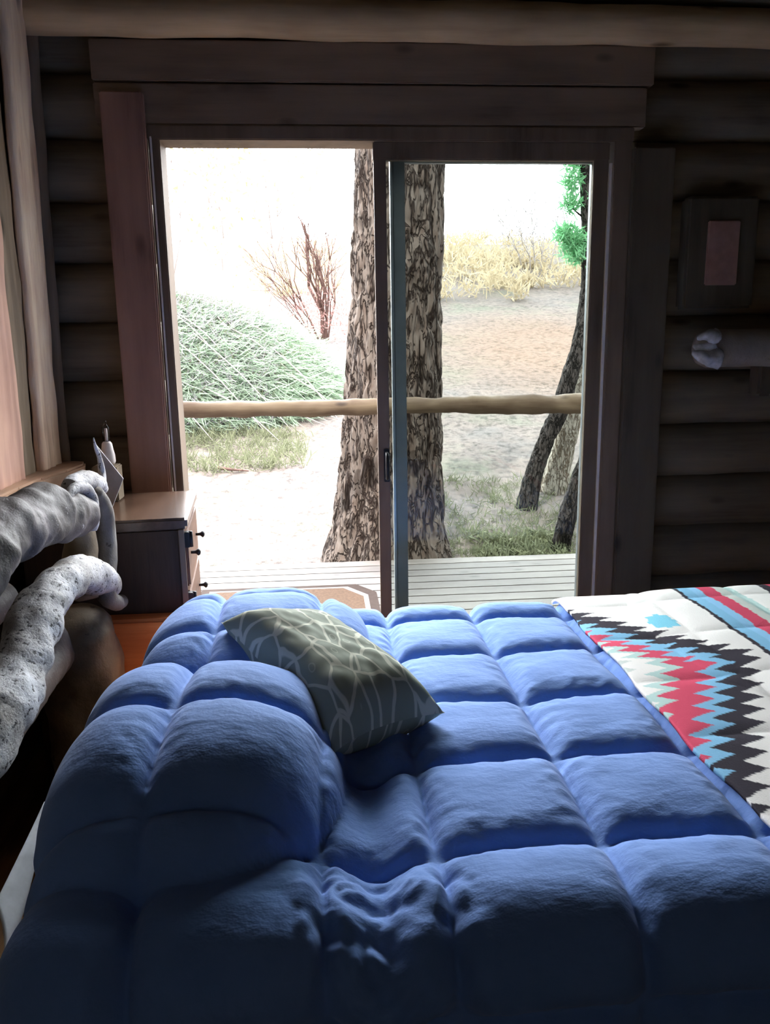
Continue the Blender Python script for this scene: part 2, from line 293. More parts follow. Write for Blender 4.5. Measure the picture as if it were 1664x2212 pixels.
# corner post and the rough boards lining the left wall beside the door
o = MB().tube([(-.995, 3.04, 0), (-.99, 3.04, 1.2), (-.955, 3.04, 2.6)], .032, 16, .15, 4, .04, 5).build('trim_4', M['post_g']); o['kind'] = 'structure'
def rough_board(name, y0, y1, x0, x1, mat, seed, z0=1.0, lean=0):
    nz, ny = 90, 14; V = []
    for i in range(nz):
        z = z0+(2.62-z0)*i/(nz-1)
        for j in range(ny):
            t = j/(ny-1); y = y0+(y1-y0)*t; x = x0+(x1-x0)*t+lean*(z-1)/1.6
            nn = noise.noise(Vector((y*26+seed, z*2.2, seed)))*.010+noise.noise(Vector((y*60, z*7, seed)))*.005
            e = noise.noise(Vector((seed, z*6, t*2)))*.010
            V.append((x+nn-(.02 if j in (0, ny-1) else 0), y+e, z))
    o = gridmesh(name, V, nz, ny, mat, flip=True)
    s = o.modifiers.new('thick', 'SOLIDIFY'); s.thickness = .03; s.offset = -1 if False else 1
    o['kind'] = 'structure'; return o
rough_board('trim_5', 2.765, 2.965, -.965, -.960, M['board'], 3.3, lean=.03)
rough_board('trim_6', 2.62, 2.775, -.985, -.985, M['post_g'], 8.1, lean=.02)
rough_board('trim_7', 2.36, 2.63, -.970, -.970, M['board_p'], 5.7, lean=.02)
# live-edge slab sill
bm = bmesh.new(); pts = [(-1.12, 2.20), (-.93, 2.28), (-.925, 2.45), (-.915, 2.62), (-.885, 2.78), (-.87, 2.92), (-.885, 2.985), (-.93, 3.01), (-1.12, 3.0)]
top = [bm.verts.new((x, y, 1.012)) for x, y in pts]; bot = [bm.verts.new((x*.985-.02, y, .955)) for x, y in pts]
bm.faces.new(top[::-1]); bm.faces.new(bot)
for k in range(len(pts)): bm.faces.new((top[k], top[(k+1) % len(pts)], bot[(k+1) % len(pts)], bot[k]))
bmesh.ops.recalc_face_normals(bm, faces=bm.faces[:]); bmesh.ops.bevel(bm, geom=bm.edges[:], offset=.008, segments=2, affect='EDGES')
o = MB().frombm(bm).build('wall_shelf', M['slab']); tag(o, 'thick live-edge pine slab shelf fixed to the left wall under pale rough boards', 'shelf')
# ------------------------------------------------------------------ sliding door
dr = empty('door_1', (0, 0, 0)); dr['kind'] = 'structure'
mb = MB(); y0, y1 = 3.045, 3.17
mb.box((-.585, y0, 0), (-.545, y1, 2.18)).box((-.59, y0-.003, 2.140), (1.178, y1+.003, 2.19)).box((1.108, y0, 0), (1.175, y1, 2.18)).box((-.59, y0-.003, -.002), (1.178, y1+.003, .04))
mb.build('door_frame', M['frame'], dr)
f2 = MB().box((-.578, y0-.006, .04), (-.572, y0+.004, 2.15), .001).box((1.096, 3.06, .04), (1.106, 3.068, 2.07), .001).build('pale_edge_strip', M['trimw'], dr); f2['label'] = 'thin pale strip along the door edge'  # thin pale strips along the frame and sash edges
sl = MB().box((.213, 3.06, .04), (.258, 3.09, 2.14)).box((.211, 3.058, 2.078), (1.094, 3.092, 2.142)).box((1.036, 3.06, .04), (1.092, 3.09, 2.14)).box((.211, 3.058, .04), (1.094, 3.092, .12)).build('sliding_sash', M['frame'], dr)
sx = MB().box((.285, 3.11, .04), (.332, 3.14, 2.12)).box((.283, 3.108, 2.08), (1.102, 3.142, 2.13)).box((1.045, 3.11, .04), (1.10, 3.14, 2.12)).box((.285, 3.11, .04), (1.10, 3.14, .12)).build('fixed_sash', M['alu_d'], dr); sx['label'] = 'grey metal fixed sash'
MB().box((.275, 3.095, .05), (.284, 3.125, 2.10), .001).build('pale_strip', M['alu'], dr)
MB().box((.25, 3.0745, .1), (1.04, 3.0775, 2.09), 0).build('glass', M['glass'], sl)
MB().box((.33, 3.123, .1), (1.05, 3.126, 2.09), 0).build('glass', M['clear'], sx)
h = MB().tube([(.245, 3.06, 1.005), (.245, 3.025, 1.0), (.245, 3.015, .955), (.245, 3.025, .91), (.245, 3.06, .905)], [.006, .007, .008, .007, .006], 10, step=.008)
h.box((.234, 3.052, .89), (.256, 3.062, 1.02), .002); h.build('door_handle', M['iron'], sl)
# ------------------------------------------------------------------ small wall plaque and pale log shelf right of the door
pq = empty('wall_plaque', (1.54, 3.08, 1.74)); tag(pq, 'small reddish panel on a darker backing on the log wall right of the door', 'plaque')
MB().box((-.14, -.045, -.20), (.14, .03, .21), .01).build('backing_board', M['plaque'], pq)
MB().box((-.062, -.056, -.115), (.062, -.040, .12), .004).build('face_panel', M['plaque_c'], pq)
ms = empty('log_mantel', (0, 0, 0)); tag(ms, 'pale peeled log shelf with a rough split end on the wall right of the door', 'log shelf')
MB().tube([(1.435, 2.96, 1.388), (1.47, 2.96, 1.388), (2.0, 2.96, 1.388), (XR, 2.97, 1.39)], [.055, .07, .073, .075], 28, .08, 5, .02, 9).build('log', M['mantel'], ms)
mb = MB(); mb.tube([(1.47, 2.90, 1.43), (1.44, 2.89, 1.435), (1.40, 2.90, 1.425)], [.03, .022, .006], 12, .4, 30, .006, 2)
mb.tube([(1.48, 2.895, 1.35), (1.43, 2.885, 1.355), (1.385, 2.90, 1.375)], [.035, .028, .008], 12, .4, 30, .006, 3)
mb.tube([(1.47, 2.91, 1.39), (1.43, 2.91, 1.385), (1.40, 2.93, 1.40)], [.03, .02, .006], 12, .4, 30, .006, 4); mb.build('split_end', M['mantel_end'], ms)
for x in (1.7, 2.5): MB().box((x, 2.98, 1.20), (x+.06, 3.06, 1.34), .01).build('bracket', M['casing_r'], ms)
# ================================================================== BED
bed = empty('log_bed', (0, 0, 0)); tag(bed, 'rustic bed of gnarled driftwood logs with its headboard along the left wall', 'bed')
MB().tube([(-.50, .98, .33), (1.46, .98, .33)], .065, 18, .1, 5, .05, 1).tube([(-.50, 2.10, .33), (1.46, 2.10, .33)], .065, 18, .1, 5, .05, 2).build('side_rail', M['tan_log'], bed)
MB().box((-.5, .98, .30), (1.46, 2.10, .34), .01).build('slat_base', M['casing_r'], bed)
HX = -.68
# great far post, tapering to a rounded cap
def PX(pts, X=HX): return [atX(a, b_, X) for a, b_ in pts]
tp = atX(165, 1275, HX+.0)
pst = MB().tube([(-.755, 2.30, 0), (-.75, 2.29, .3), (-.745, 2.28, .52), (-.74, 2.27, .62), (-.74, 2.26, .665)], [.115, .11, .118, .10, .05], 40, .14, 8, .02, 4).build('post', M['tan_log'], bed)
pst['label'] = 'stout tan log post'
p2 = MB().tube([(-.73, .92, 0), (-.73, .92, .5), (-.73, .93, .9)], [.10, .09, .07], 30, .14, 8, .03, 14).build('post', M['tan_log'], bed)
MB().tube([(1.50, .98, 0), (1.50, .98, .60)], .06, 20, .12, 8, .03, 21).build('post', M['tan_log'], bed)
MB().tube([(1.50, 2.10, 0), (1.50, 2.10, .60)], .06, 20, .12, 8, .03, 22).build('post', M['tan_log'], bed)
# lower white speckled rail
wr = MB().tube([atX(238, 1262, -.64), atX(212, 1250, -.64), atX(178, 1240, -.65), atX(140, 1258, -.65), atX(98, 1300, -.66), atX(66, 1375, -.66), atX(38, 1455, -.66), atX(4, 1530, -.66), atX(-60, 1640, -.67), atX(-200, 1900, -.70)],
    [.036, .047, .050, .050, .054, .056, .060, .066, .06, .055], 36, .16, 16, .012, 6).build('lower_rail', M['white_bark'], bed)
wr['label'] = 'white-barked crooked lower rail with dark speckles'
MB().tube([atX(222, 1255, -.64), atX(232, 1288, -.635), atX(250, 1302, -.63), atX(262, 1300, -.63)], [.032, .026, .024, .021], 20, .12, 18, .008, 16).build('branch_stub', M['grey_branch'], wr)
# top rail ending in the burl
br = MB().tube([atX(194, 1125, -.665), atX(176, 1118, -.675), atX(140, 1112, -.69), atX(95, 1114, -.71), atX(40, 1140, -.71), atX(-20, 1172, -.72), (-.73, 1.4, .93), (-.73, .88, .88)],
    [.030, .058, .064, .078, .068, .070, .07, .06], 52, .22, 11, .009, 8).build('top_rail', M['burl'], bed); br['label'] = 'grey burled top rail'
MB().tube([atX(144, 1080, -.665), atX(158, 1058, -.66), atX(182, 1055, -.655), atX(196, 1080, -.65), atX(200, 1120, -.65), atX(198, 1145, -.655)], [.012, .014, .018, .020, .020, .014], 18, .15, 20, .006, 31).build('burl_arch', M['white_bark'], br)
MB().tube([atX(150, 1052, -.68), atX(175, 1040, -.68), atX(205, 1042, -.68), atX(222, 1055, -.68)], [.022, .030, .030, .018], 22, .18, 20, .008, 33).build('end_knob', M['white_bark'], br)
MB().tube([atX(218, 1045, -.68), atX(221, 1020, -.68), atX(214, 985, -.68), atX(206, 965, -.68), atX(202, 946, -.68)], [.016, .010, .008, .005, .002], 14, .2, 30, .006, 34).build('twig', M['white_bark'], br)
MB().tube([atX(206, 1062, -.655), atX(222, 1100, -.65), atX(229, 1160, -.65), atX(230, 1245, -.645)], [.022, .028, .031, .030], 24, .16, 14, .01, 36).build('spindle', M['grey_branch'], bed)
MB().tube([atX(170, 1140, -.70), atX(176, 1190, -.70), atX(172, 1290, -.70)], [.040, .048, .052], 24, .14, 12, .012, 37).build('spindle', M['tan_log'], bed)
MB().tube([(-.84, 2.0, .80), (-.84, 1.6, .79), (-.84, 1.0, .78)], [.05, .05, .05], 24, .14, 8, .02, 38).tube([(-.80, 2.30, .58), (-.80, 1.7, .56), (-.80, 1.0, .55)], [.07, .08, .07], 24, .14, 8, .02, 39).build('headboard_log', M['burl'], bed)
mb = MB().box((-.47, .99, .345), (1.45, 2.09, .58), .05); o = mb.build('mattress', M['sheet']); tag(o, 'mattress under the blue quilted comforter', 'mattress')
# ------------------------------------------------------------------ comforter
CX0, CX1, CY0, CY1, CR, CZ = -.345, 1.40, 0.975, 2.145, .09, .640
def sst(a, b_, t): t = min(1, max(0, (t-a)/(b_-a))); return t*t*(3-2*t)
def dome(x, y, cx, cy, rx, ry, p=2.6):
    q = abs((x-cx)/rx)**p+abs((y-cy)/ry)**p
    return (1-q)**.55 if q < 1 else 0
SX, SY = (.16, .255), (1.075, .252)
SU = [-.80, -.54, -.28, -.02, .16]+[.16+.255*k for k in range(1, 8)]
def seamu(u):
    for a_, b_ in zip(SU, SU[1:]):
        if a_ <= u <= b_: return min(u-a_, b_-u), (b_-a_)/2
    return .1, .13
def seamd(v, s): t = (v-s[0])/s[1]; return abs(t-round(t))*s[1]
def surf(u, v, soft=0.0, lift=0.0):
    """comforter skin over bed, u along the bed, v across it (cloth coordinates)"""
    cx = min(max(u, CX0), CX1); cy = min(max(v, CY0), CY1); dx, dy = u-cx, v-cy; s = math.hypot(dx, dy)
    a = min(s/CR, math.pi/2); D = Vector((dx, dy, 0))/s if s > 1e-9 else Vector((0, 0, 0))
    pos = Vector((cx, cy, CZ))+D*CR*math.sin(a); pos.z -= CR*(1-math.cos(a))+max(0, s-CR*math.pi/2)
    nrm = D*math.sin(a)+Vector((0, 0, 1))*math.cos(a)
    x, y = pos.x, pos.y
    hp = .150*dome(x, y, -.265, 1.325, .285, .32)+.105*dome(x, y, -.20, 1.93, .30, .30)+.018*dome(x, y, 1.25, 1.85, .42, .5)
    hp -= .045*math.exp(-((x-.06)/.05)**2)*sst(1.85, 1.45, y)
    pos.z += hp*(1 if s < .2 else max(0, 1-(s-.2)*3))
    if hp > 0.002: nrm = (nrm+Vector((0, 0, 0)))
    wob = .012*noise.noise(Vector((u*3.1, v*3.1, 4))); wv = .012*noise.noise(Vector((u*3, v*3, 9)))
    du, uh = seamu(u+wob); dv = seamd(v+wv, SY); fu = 1-math.exp(-(du/.017)**1.15); fv = 1-math.exp(-(dv/.019)**1.15)
    hu = min(1, du/uh); hv = min(1, dv/(SY[1]/2))
    puff = .033*fu*fv + .006*math.sin(hu*math.pi/2)*math.sin(hv*math.pi/2)
    if soft: puff = puff*(1-soft)+.030*soft
    near = math.exp(-(min(du, dv)/.05)**2)
    wr = .0045*noise.noise(Vector((u*14, v*9, 1.5)))+.004*near*noise.noise(Vector((u*45, v*45, 7)))+.006*noise.noise(Vector((u*4, v*5, 21)))
    cz = math.exp(-(((u-.06)/.13)**2+((v-.93)/.14)**2))
    if cz > .02: wr += cz*.014*(abs(noise.noise(Vector((u*34+v*14, v*44-u*18, 8))))-.25);  wr += cz*.036*(abs(noise.noise(Vector((u*11+v*6, v*13-u*5, 3))))-.25)
    return pos+nrm*(puff+wr*(1-soft)+lift)
nu, nv = 420, 400; u0, u1, v0, v1 = -.545, 1.62, .46, 2.40
V = [surf(u0+(u1-u0)*i/(nu-1), v0+(v1-v0)*j/(nv-1)) for i in range(nu) for j in range(nv)]
o = gridmesh('comforter', V, nu, nv, M['quilt'], flip=True)
sm = o.modifiers.new('thick', 'SOLIDIFY'); sm.thickness = .012; sm.offset = -1
tag(o, 'puffy blue box-quilted comforter spread over the bed and its pillows', 'comforter')
# ------------------------------------------------------------------ woven blanket
cW = lin((240, 236, 232)); cD = lin((62, 58, 66)); cB = lin((138, 192, 226)); cR = lin((216, 84, 110)); cG = lin((188, 214, 210)); cG2 = lin((206, 212, 206))
def tri(t): t = t % 1; return 1-abs(2*t-1)
def weave(x, y):
    j = .004*noise.noise(Vector((x*60, y*60, 0)))
    x += j
    if x > 1.04:
        for lim, c in ((1.052, cD), (1.085, cB), (1.112, lin((150, 200, 236))), (1.158, cR), (1.19, cG2), (1.215, cG), (1.30, cW), (1.33, cD), (1.37, cR), (1.40, cG)):
            if x < lim: return c
        return cW
    # stepped star
    sx, sy = (x-.90)/.048, (y-1.915)/.060
    q = lambda t: (math.floor(abs(t)*6)+.5)/6
    if q(sx)+q(sy) < .95 or (q(sx) < .62 and q(sy) < .62) : return lin((132, 204, 226))
    yc = 1.665; bb = y-yc; hb = .385 if bb > 0 else .585
    a = (x-.69)/.315; w = tri(bb/(.042 if bb > 0 else .055))
    t = a+abs(bb)/hb-(.19 if bb > 0 else .16)*w+.07
    T = (.74, .54, .36) if bb > .0 else (.80, .66, .40)
    if t > 1: return cW
    if t > T[0]: return cD
    if t > T[1]: return cB
    if t > T[2]: return cR
    if t > T[2]-.12: return cG
    return cW if t > .05 else cG2
nu, nv = 300, 460; V = []; C = []; bx0, bx1, by0, by1 = .672, 1.60, .56, 2.205
for i in range(nu):
    for j in range(nv):
        v = by0+(by1-by0)*j/(nv-1); e = .010*noise.noise(Vector((v*5, 0, 2)))+.02*max(0, 1.2-v)
        u = bx0+e+(bx1-bx0-e)*i/(nu-1); V.append(surf(u, v, .85, .014)); C.append(weave(u+.02, v-.0))
o = gridmesh('woven_blanket', V, nu, nv, M['wool'], flip=True)
at_ = o.data.color_attributes.new('weave', 'FLOAT_COLOR', 'POINT'); at_.data.foreach_set('color', np.array(C, dtype=np.float32).ravel())
sm = o.modifiers.new('thick', 'SOLIDIFY'); sm.thickness = .009; sm.offset = -1
tag(o, 'cream woven blanket with black, blue and red zigzags across the foot of the bed', 'blanket')
# ------------------------------------------------------------------ throw pillow
def cushion(name, L_, R_, N_, F_, th, mat):
    L_, R_, N_, F_ = map(Vector, (L_, R_, N_, F_)); n_ = (R_-L_).cross(F_-N_).normalized(); k = 60; V = []; UV = []
    idx = {}; F = []
    for side in (1, -1):
        for i in range(k+1):
            for j in range(k+1):
                s, t = i/k, j/k; a, b2 = 2*s-1, 2*t-1
                pin = 1-.10*(1-a*a)*abs(b2)**3; pin2 = 1-.10*(1-b2*b2)*abs(a)**3
                a2, b3 = a*pin2, b2*pin
                s2, t2 = (a2+1)/2, (b3+1)/2
                p = N_*(1-s2)*(1-t2)+R_*s2*(1-t2)+L_*(1-s2)*t2+F_*s2*t2
                h = th*((1-a**4)*(1-b2**4))**.62*.5*(1+.05*noise.noise(Vector((a*2, b2*2, side))))
                h += .004*noise.noise(Vector((a*6, b2*6, side*3)))*(1-max(abs(a), abs(b2))**4)
                V.append(p+n_*side*h); UV.append((s, t) if side > 0 else (1.3-s, t+.37))
    q = k+1
    for sd in (0, 1):
        for i in range(k):
            for j in range(k):
                f = (sd*q*q+i*q+j, sd*q*q+(i+1)*q+j, sd*q*q+(i+1)*q+j+1, sd*q*q+i*q+j+1); F.append(f if sd == 0 else f[::-1])
    me = bpy.data.meshes.new(name); me.from_pydata(V, [], F); me.polygons.foreach_set('use_smooth', [True]*len(F)); me.materials.append(mat)
    uv = me.uv_layers.new(name='UVMap')
    for lp in me.loops: uv.data[lp.index].uv = UV[lp.vertex_index]
    o = bpy.data.objects.new(name, me); COL.objects.link(o); return o
o = cushion('throw_pillow', (-.255, 1.79, .785), (.225, 1.44, .70), (.0, 1.32, .69), (-.02, 1.82, .745), .19, M['cushion'])
tag(o, 'sage green throw pillow with a pale leafy lattice print tipped on the blue comforter', 'pillow')
# pale sheet corner hanging between headboard and bed
A, B_, C_, D_ = atX(96, 1735, -.56), atX(40, 1990, -.53), atX(-6, 2125, -.52), atX(-10, 1950, -.56); V = []
for i in range(30):
    t = i/29; l = A.lerp(D_, t); r = A.lerp(B_, min(1, t*1.7)) if t < .59 else B_.lerp(C_, (t-.59)/.41)
    for j in range(8): s = j/7; p = l.lerp(r, s); p.x += .012*math.sin(s*math.pi); V.append(p)
o = gridmesh('sheet_corner', V, 30, 8, M['sheet']); sm = o.modifiers.new('t', 'SOLIDIFY'); sm.thickness = .004
tag(o, 'narrow pale grey corner of bed sheet hanging beside the dark headboard', 'sheet')
# ================================================================== DRESSER
RZ = math.radians(5.3); ds = empty('dresser', (-.435, 2.452, 0), RZ); tag(ds, 'dark wooden dresser with a glossy top between the bed and the sliding door', 'dresser')
MB().box((-.50, .012, .05), (-.022, .49, .862), .006).build('body', M['dresser'], ds)
MB().box((-.51, 0, .862), (.0, .50, .898), .008).build('top', M['dresser_top'], ds)
for a, b2 in ((-.48, .03), (-.06, .03), (-.48, .44), (-.06, .44)): MB().box((a, b2, 0), (a+.035, b2+.035, .06)).build('leg', M['dresser'], ds)
for k in range(4):
    z0 = .09+k*.192; d = MB().box((-.024, .03, z0), (-.004, .47, z0+.178), .005).build('drawer', M['drawer'], ds)
    for yy in (.12, .38): MB().tube([(-.004, yy, z0+.09), (.012, yy, z0+.09), (.020, yy, z0+.09), (.026, yy, z0+.09)], [.005, .006, .013, .009], 14, step=.004).build('knob', M['iron'], d)
for k, z0 in enumerate((.80, .60, .41)):
    MB().box((-.016, .006, z0), (.004, .034, z0+.05), .002).tube([(.006, .02, z0), (.006, .02, z0+.05)], .007, 10).build('hinge', M['iron'], ds)
MB().box((-.03, .0, .05), (-.012, .012, .862), .002).build('edge_strip', M['frame'], ds)
c = atY(235, 1004, 2.80); o = MB().box((c.x-.05, 2.76, .899), (c.x+.035, 2.84, c.z-.001), .004).build('wooden_block', M['ceil']); tag(o, 'dark wooden block on the dresser under the slim glass lamp', 'block')
lo = empty('oil_lamp', (0, 0, 0)); c = atY(235, 1004, 2.80); lo.location = c; tag(lo, 'slim pale glass lamp bottle with clear chimney standing on the dresser', 'lamp')
MB().lathe((0, 0, 0), [(.020, 0), (.025, .012), (.024, .035), (.020, .055), (.017, .075), (.012, .082)]).build('bottle', M['glassw'], lo)
MB().lathe((0, 0, .082), [(.012, 0), (.012, .05), (.009, .055), (.004, .06), (.004, .072)]).build('chimney', M['clear'], lo)
MB().lathe((0, 0, .082), [(.005, 0), (.005, .045)]).build('wick', M['glassw'], lo)
V = [atY(208, 962, 2.62), atY(266, 1034, 2.60), atY(236, 1062, 2.60), atY(214, 1062, 2.62)]; V[2].z = V[3].z = .8985; bm = bmesh.new(); n_ = Vector((.2, 1, 0)).normalized()*.004
f = [bm.verts.new(p) for p in V]; g = [bm.verts.new(p+n_) for p in V]; bm.faces.new(f); bm.faces.new(g[::-1])
for k in range(4): bm.faces.new((f[k], f[(k+1) % 4], g[(k+1) % 4], g[k]))
bmesh.ops.recalc_face_normals(bm, faces=bm.faces[:]); cb = V[3]
o = MB().frombm(bm).build('propped_card', M['card']); tag(o, 'grey card propped at an angle on the dresser behind the headboard twig', 'card')
# added panel coloured as the orange glow, plus an unseen lamp added to light it
bx = MB().box((-.80, 2.36, 0), (-.36, 2.43, .60), .01).build('orange_glow_panel', M['orange']); tag(bx, 'added wooden panel coloured orange for the glow between the bed and dresser', 'glow_panel')
nl = empty('added_glow_lamp', (-.41, 2.29, 0)); tag(nl, 'small unseen lamp added to give the orange glow low between the bed and the dresser', 'lamp')
MB().lathe((0, 0, 0), [(.05, 0), (.05, .015), (.01, .025), (.01, .40), (.014, .41), (.014, .43)]).build('stand', M['iron'], nl)
m, nt, b = nodes('added_glow_bulb', .4); b.inputs['Emission Color'].default_value = (1, .52, .26, 1); b.inputs['Emission Strength'].default_value = 8
MB().lathe((0, 0, .43), [(.006, 0), (.018, .012), (.024, .03), (.018, .048), (.004, .056)]).build('bulb', m, nl)
# ================================================================== OUTSIDE
def gz(x, y):
    if y < 5.3: return -.35
    b_ = -.35+.2*(y-5.4) if y < 30 else 4.57+(.2*(y-30) if y < 36 else 1.2+.02*(y-36))
    return b_+.05*noise.noise(Vector((x*.7, y*.7, 0)))+(.6*noise.noise(Vector((x*.22, y*.1, 3)))*min(1, (y-22)/12) if y > 22 else 0)+.025*noise.noise(Vector((x*3, y*3, 5)))*min(1, y-5.2)
nu, nv = 220, 320; V = []
for i in range(nu):
    for j in range(nv):
        y = 3.4+(j/(nv-1))**1.8*66; sx = 4+y*.75; x = 1+sx*(2*i/(nu-1)-1); V.append((x, y, gz(x, y)))
o = gridmesh('ground', V, nu, nv, M['ground'], flip=True); o['kind'] = 'structure'
mb = MB(); k = 0
yy = 3.34
while yy < 5.36: mb.box((-3.0, yy, -.14), (4.2, yy+.135, -.10), .004); yy += .142
mb.box((-3.0, 5.32, -.34), (4.2, 5.36, -.14)); mb.box((-3, 3.3, -.34), (4.2, 3.36, -.14)); mb.build('deck', M['deck'])['kind'] = 'structure'
rl = empty('deck_railing', (0, 5.35, -.1)); tag(rl, 'weathered peeled log railing at the far edge of the wooden deck', 'railing')
MB().tube([(-2.8, 0, 1.13), (-1, 0, 1.118), (0, 0.0, 1.108), (.8, 0, 1.113), (1.5, 0, 1.105), (4.0, 0, 1.09)], [.05, .053, .056, .054, .066, .06], 28, .22, 6, .03, 40).build('rail', M['rail'], rl)
for x in (-2.4, 2.9): MB().tube([(x, 0, 0), (x, 0, 1.08)], .06, 20, .15, 6, .04, x).build('post', M['rail'], rl)
rg = empty('door_mat', (0, 0, -.10)); tag(rg, 'brown doormat with a white stripe and dark border on the deck outside the open door', 'mat')
def mat_slab(name, d, z, m):
    P = [(-.80+d, 3.55+d), (.30-d, 3.55+d), (.30-d, 4.70-d), (.18-d, 4.88-d), (-.80+d, 4.88-d)]; bm = bmesh.new()
    a = [bm.verts.new((x, y, z)) for x, y in P]; b2 = [bm.verts.new((x, y, 0)) for x, y in P]; bm.faces.new(a); bm.faces.new(b2[::-1])
    for k in range(5): bm.faces.new((a[k], b2[k], b2[(k+1) % 5], a[(k+1) % 5]))
    bmesh.ops.recalc_face_normals(bm, faces=bm.faces[:]); return MB().frombm(bm).build(name, m, rg)
mat_slab('border', 0, .010, M['rug_d']); mat_slab('stripe', .055, .012, M['rug_w']); mat_slab('field', .085, .014, M['rug'])
# big pine
def barkridge(seed, amp, sa, sz):
    def f(a, l, r):
        v = Vector((math.cos(a)*sa, math.sin(a)*sa, l*sz+seed)); v += .3*noise.noise_vector(v*1.3)
        return amp*(min(.3, abs(noise.noise(v)))*3.3-.6)+amp*.5*(min(.25, abs(noise.noise(v*2.3)))*4-.5)
    return f
pt = empty('pine_tree', (.47, 5.95, -.26)); tag(pt, 'large pine trunk with deep furrowed bark standing just beyond the deck railing', 'tree')
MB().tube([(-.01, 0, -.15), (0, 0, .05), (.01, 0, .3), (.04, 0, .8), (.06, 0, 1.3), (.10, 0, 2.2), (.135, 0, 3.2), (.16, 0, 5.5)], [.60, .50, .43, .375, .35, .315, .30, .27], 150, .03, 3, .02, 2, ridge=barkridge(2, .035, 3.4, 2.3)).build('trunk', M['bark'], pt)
# leaning tree at the right edge
def leaves(mb, c, rad, n, ln, wd, up=.3, rs=None, droop=0):
    r_ = rs or rng; V = []; F = []
    for k in range(n):
        d = r_.normal(size=3); d /= np.linalg.norm(d); p = np.array(c)+d*np.array(rad)*r_.random()**.4
        t = r_.normal(size=3)+np.array([0, 0, up]); t /= np.linalg.norm(t); s = np.cross(t, r_.normal(size=3)); s /= (np.linalg.norm(s)+1e-6)
        l = ln*(.5+r_.random()); w = wd*(.6+.8*r_.random()); b_ = len(V)
        V += [p-s*w/2, p+s*w/2, p+t*l*.6+s*w*.45, p+t*l, p+t*l*.6-s*w*.45]; F.append((b_, b_+1, b_+2, b_+3, b_+4))
    mb.add(V, F); return mb
lt = empty('leaning_tree', (1.80, 6.9, gz(1.8, 6.9))); tag(lt, 'dark leaning pine trunk curving up beside the right door frame with green boughs', 'tree')
def rel(p, o): return Vector(p)-o.location
P = [atY(1132, 1125, 6.9), atY(1138, 1095, 6.9), atY(1155, 1020, 6.9), atY(1180, 950, 6.9), atY(1208, 890, 6.9), atY(1232, 810, 6.9), atY(1258, 720, 6.95), atY(1272, 600, 7.0), atY(1272, 480, 7.0), atY(1268, 350, 7.0), atY(1266, 100, 7.0)]
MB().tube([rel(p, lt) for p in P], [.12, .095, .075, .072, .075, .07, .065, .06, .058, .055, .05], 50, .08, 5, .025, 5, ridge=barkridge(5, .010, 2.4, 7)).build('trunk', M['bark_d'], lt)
mb = MB()
for px_, py_, rr, n_ in ((1238, 390, .10, 330), (1234, 440, .09, 300), (1242, 350, .10, 260), (1234, 515, .13, 560), (1244, 545, .13, 420), (1218, 500, .08, 160), (1310, 420, .16, 500)):
    leaves(mb, rel(atY(px_, py_, 7.0), lt), (rr, rr, rr*.9), n_, .07, .010)
mb.build('foliage', M['lf_dgreen'], lt)
for (x0, y0_), (x1, y1_) in (((1272, 480), (1225, 440)), ((1272, 560), (1222, 505)), ((1268, 380), (1235, 345))): MB().tube([rel(atY(x0, y0_, 7), lt), rel(atY(x1, y1_, 7), lt)], [.012, .004], 8).build('branch', M['bark_d'], lt)
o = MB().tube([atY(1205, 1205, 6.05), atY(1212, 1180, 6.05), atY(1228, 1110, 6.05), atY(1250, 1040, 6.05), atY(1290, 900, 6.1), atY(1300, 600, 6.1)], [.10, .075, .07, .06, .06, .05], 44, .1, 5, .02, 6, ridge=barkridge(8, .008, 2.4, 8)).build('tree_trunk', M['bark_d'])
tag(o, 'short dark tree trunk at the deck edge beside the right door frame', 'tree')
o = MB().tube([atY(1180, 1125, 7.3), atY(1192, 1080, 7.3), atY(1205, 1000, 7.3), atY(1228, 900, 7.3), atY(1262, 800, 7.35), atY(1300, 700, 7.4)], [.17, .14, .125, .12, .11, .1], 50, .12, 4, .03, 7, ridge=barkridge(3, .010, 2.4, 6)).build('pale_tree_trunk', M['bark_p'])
tag(o, 'pale sunlit trunk leaning just behind the dark leaning trunk', 'tree')
# brush pile on the left
bp = empty('brush_pile', (-2.0, 11.0, gz(-2, 11)-.1)); tag(bp, 'large heap of cut green boughs and grey branches on the slope at the left', 'brush pile')
def mound(x, y):   # height over ground
    e = ((x+2.6)/3.1)**2+((y-11)/1.9)**2; return 1.45*max(0, 1-e)**.8 if e < 1 else 0
V = []
for i in range(60):
    for j in range(50):
        x = -5.4+6.2*i/59; y = 9.0+4*j/49; V.append(rel((x, y, gz(x, y)-.08+mound(x, y)*.93+.06*noise.noise(Vector((x*4, y*4, 1)))), bp))
gridmesh('core', V, 60, 50, plain('brush_core', od((170, 176, 160), .3), .9), bp, flip=True)  # grey-green core surface under the boughs
def blades(mb, n, fx, fy, ln, wd, dirf, hoff=0.0):
    V = []; F = []
    for k in range(n):
        x, y = fx(), fy(); z = gz(x, y)+mound(x, y)+hoff*rng.random()-.03
        if mound(x, y) < .05 and hoff >= 0 and dirf is not None: continue
        t = dirf() if dirf else rng.normal(size=3); t = t/np.linalg.norm(t); s = np.cross(t, rng.normal(size=3)); s /= np.linalg.norm(s)
        l = ln*(.4+rng.random()); w = wd*(.5+rng.random()); p = np.array([x, y, z])-np.array(bp.location); b_ = len(V)
        V += [p-s*w, p+s*w, p+t*l]; F.append((b_, b_+1, b_+2))
    mb.add(V, F)
mb = MB(); blades(mb, 16000, lambda: rng.uniform(-2.2, .6), lambda: rng.uniform(9.1, 11.5), .30, .010, lambda: rng.normal(size=3)*.5+np.array([.9, -.6, -.4])); mb.build('green_boughs', M['lf_green'], bp)
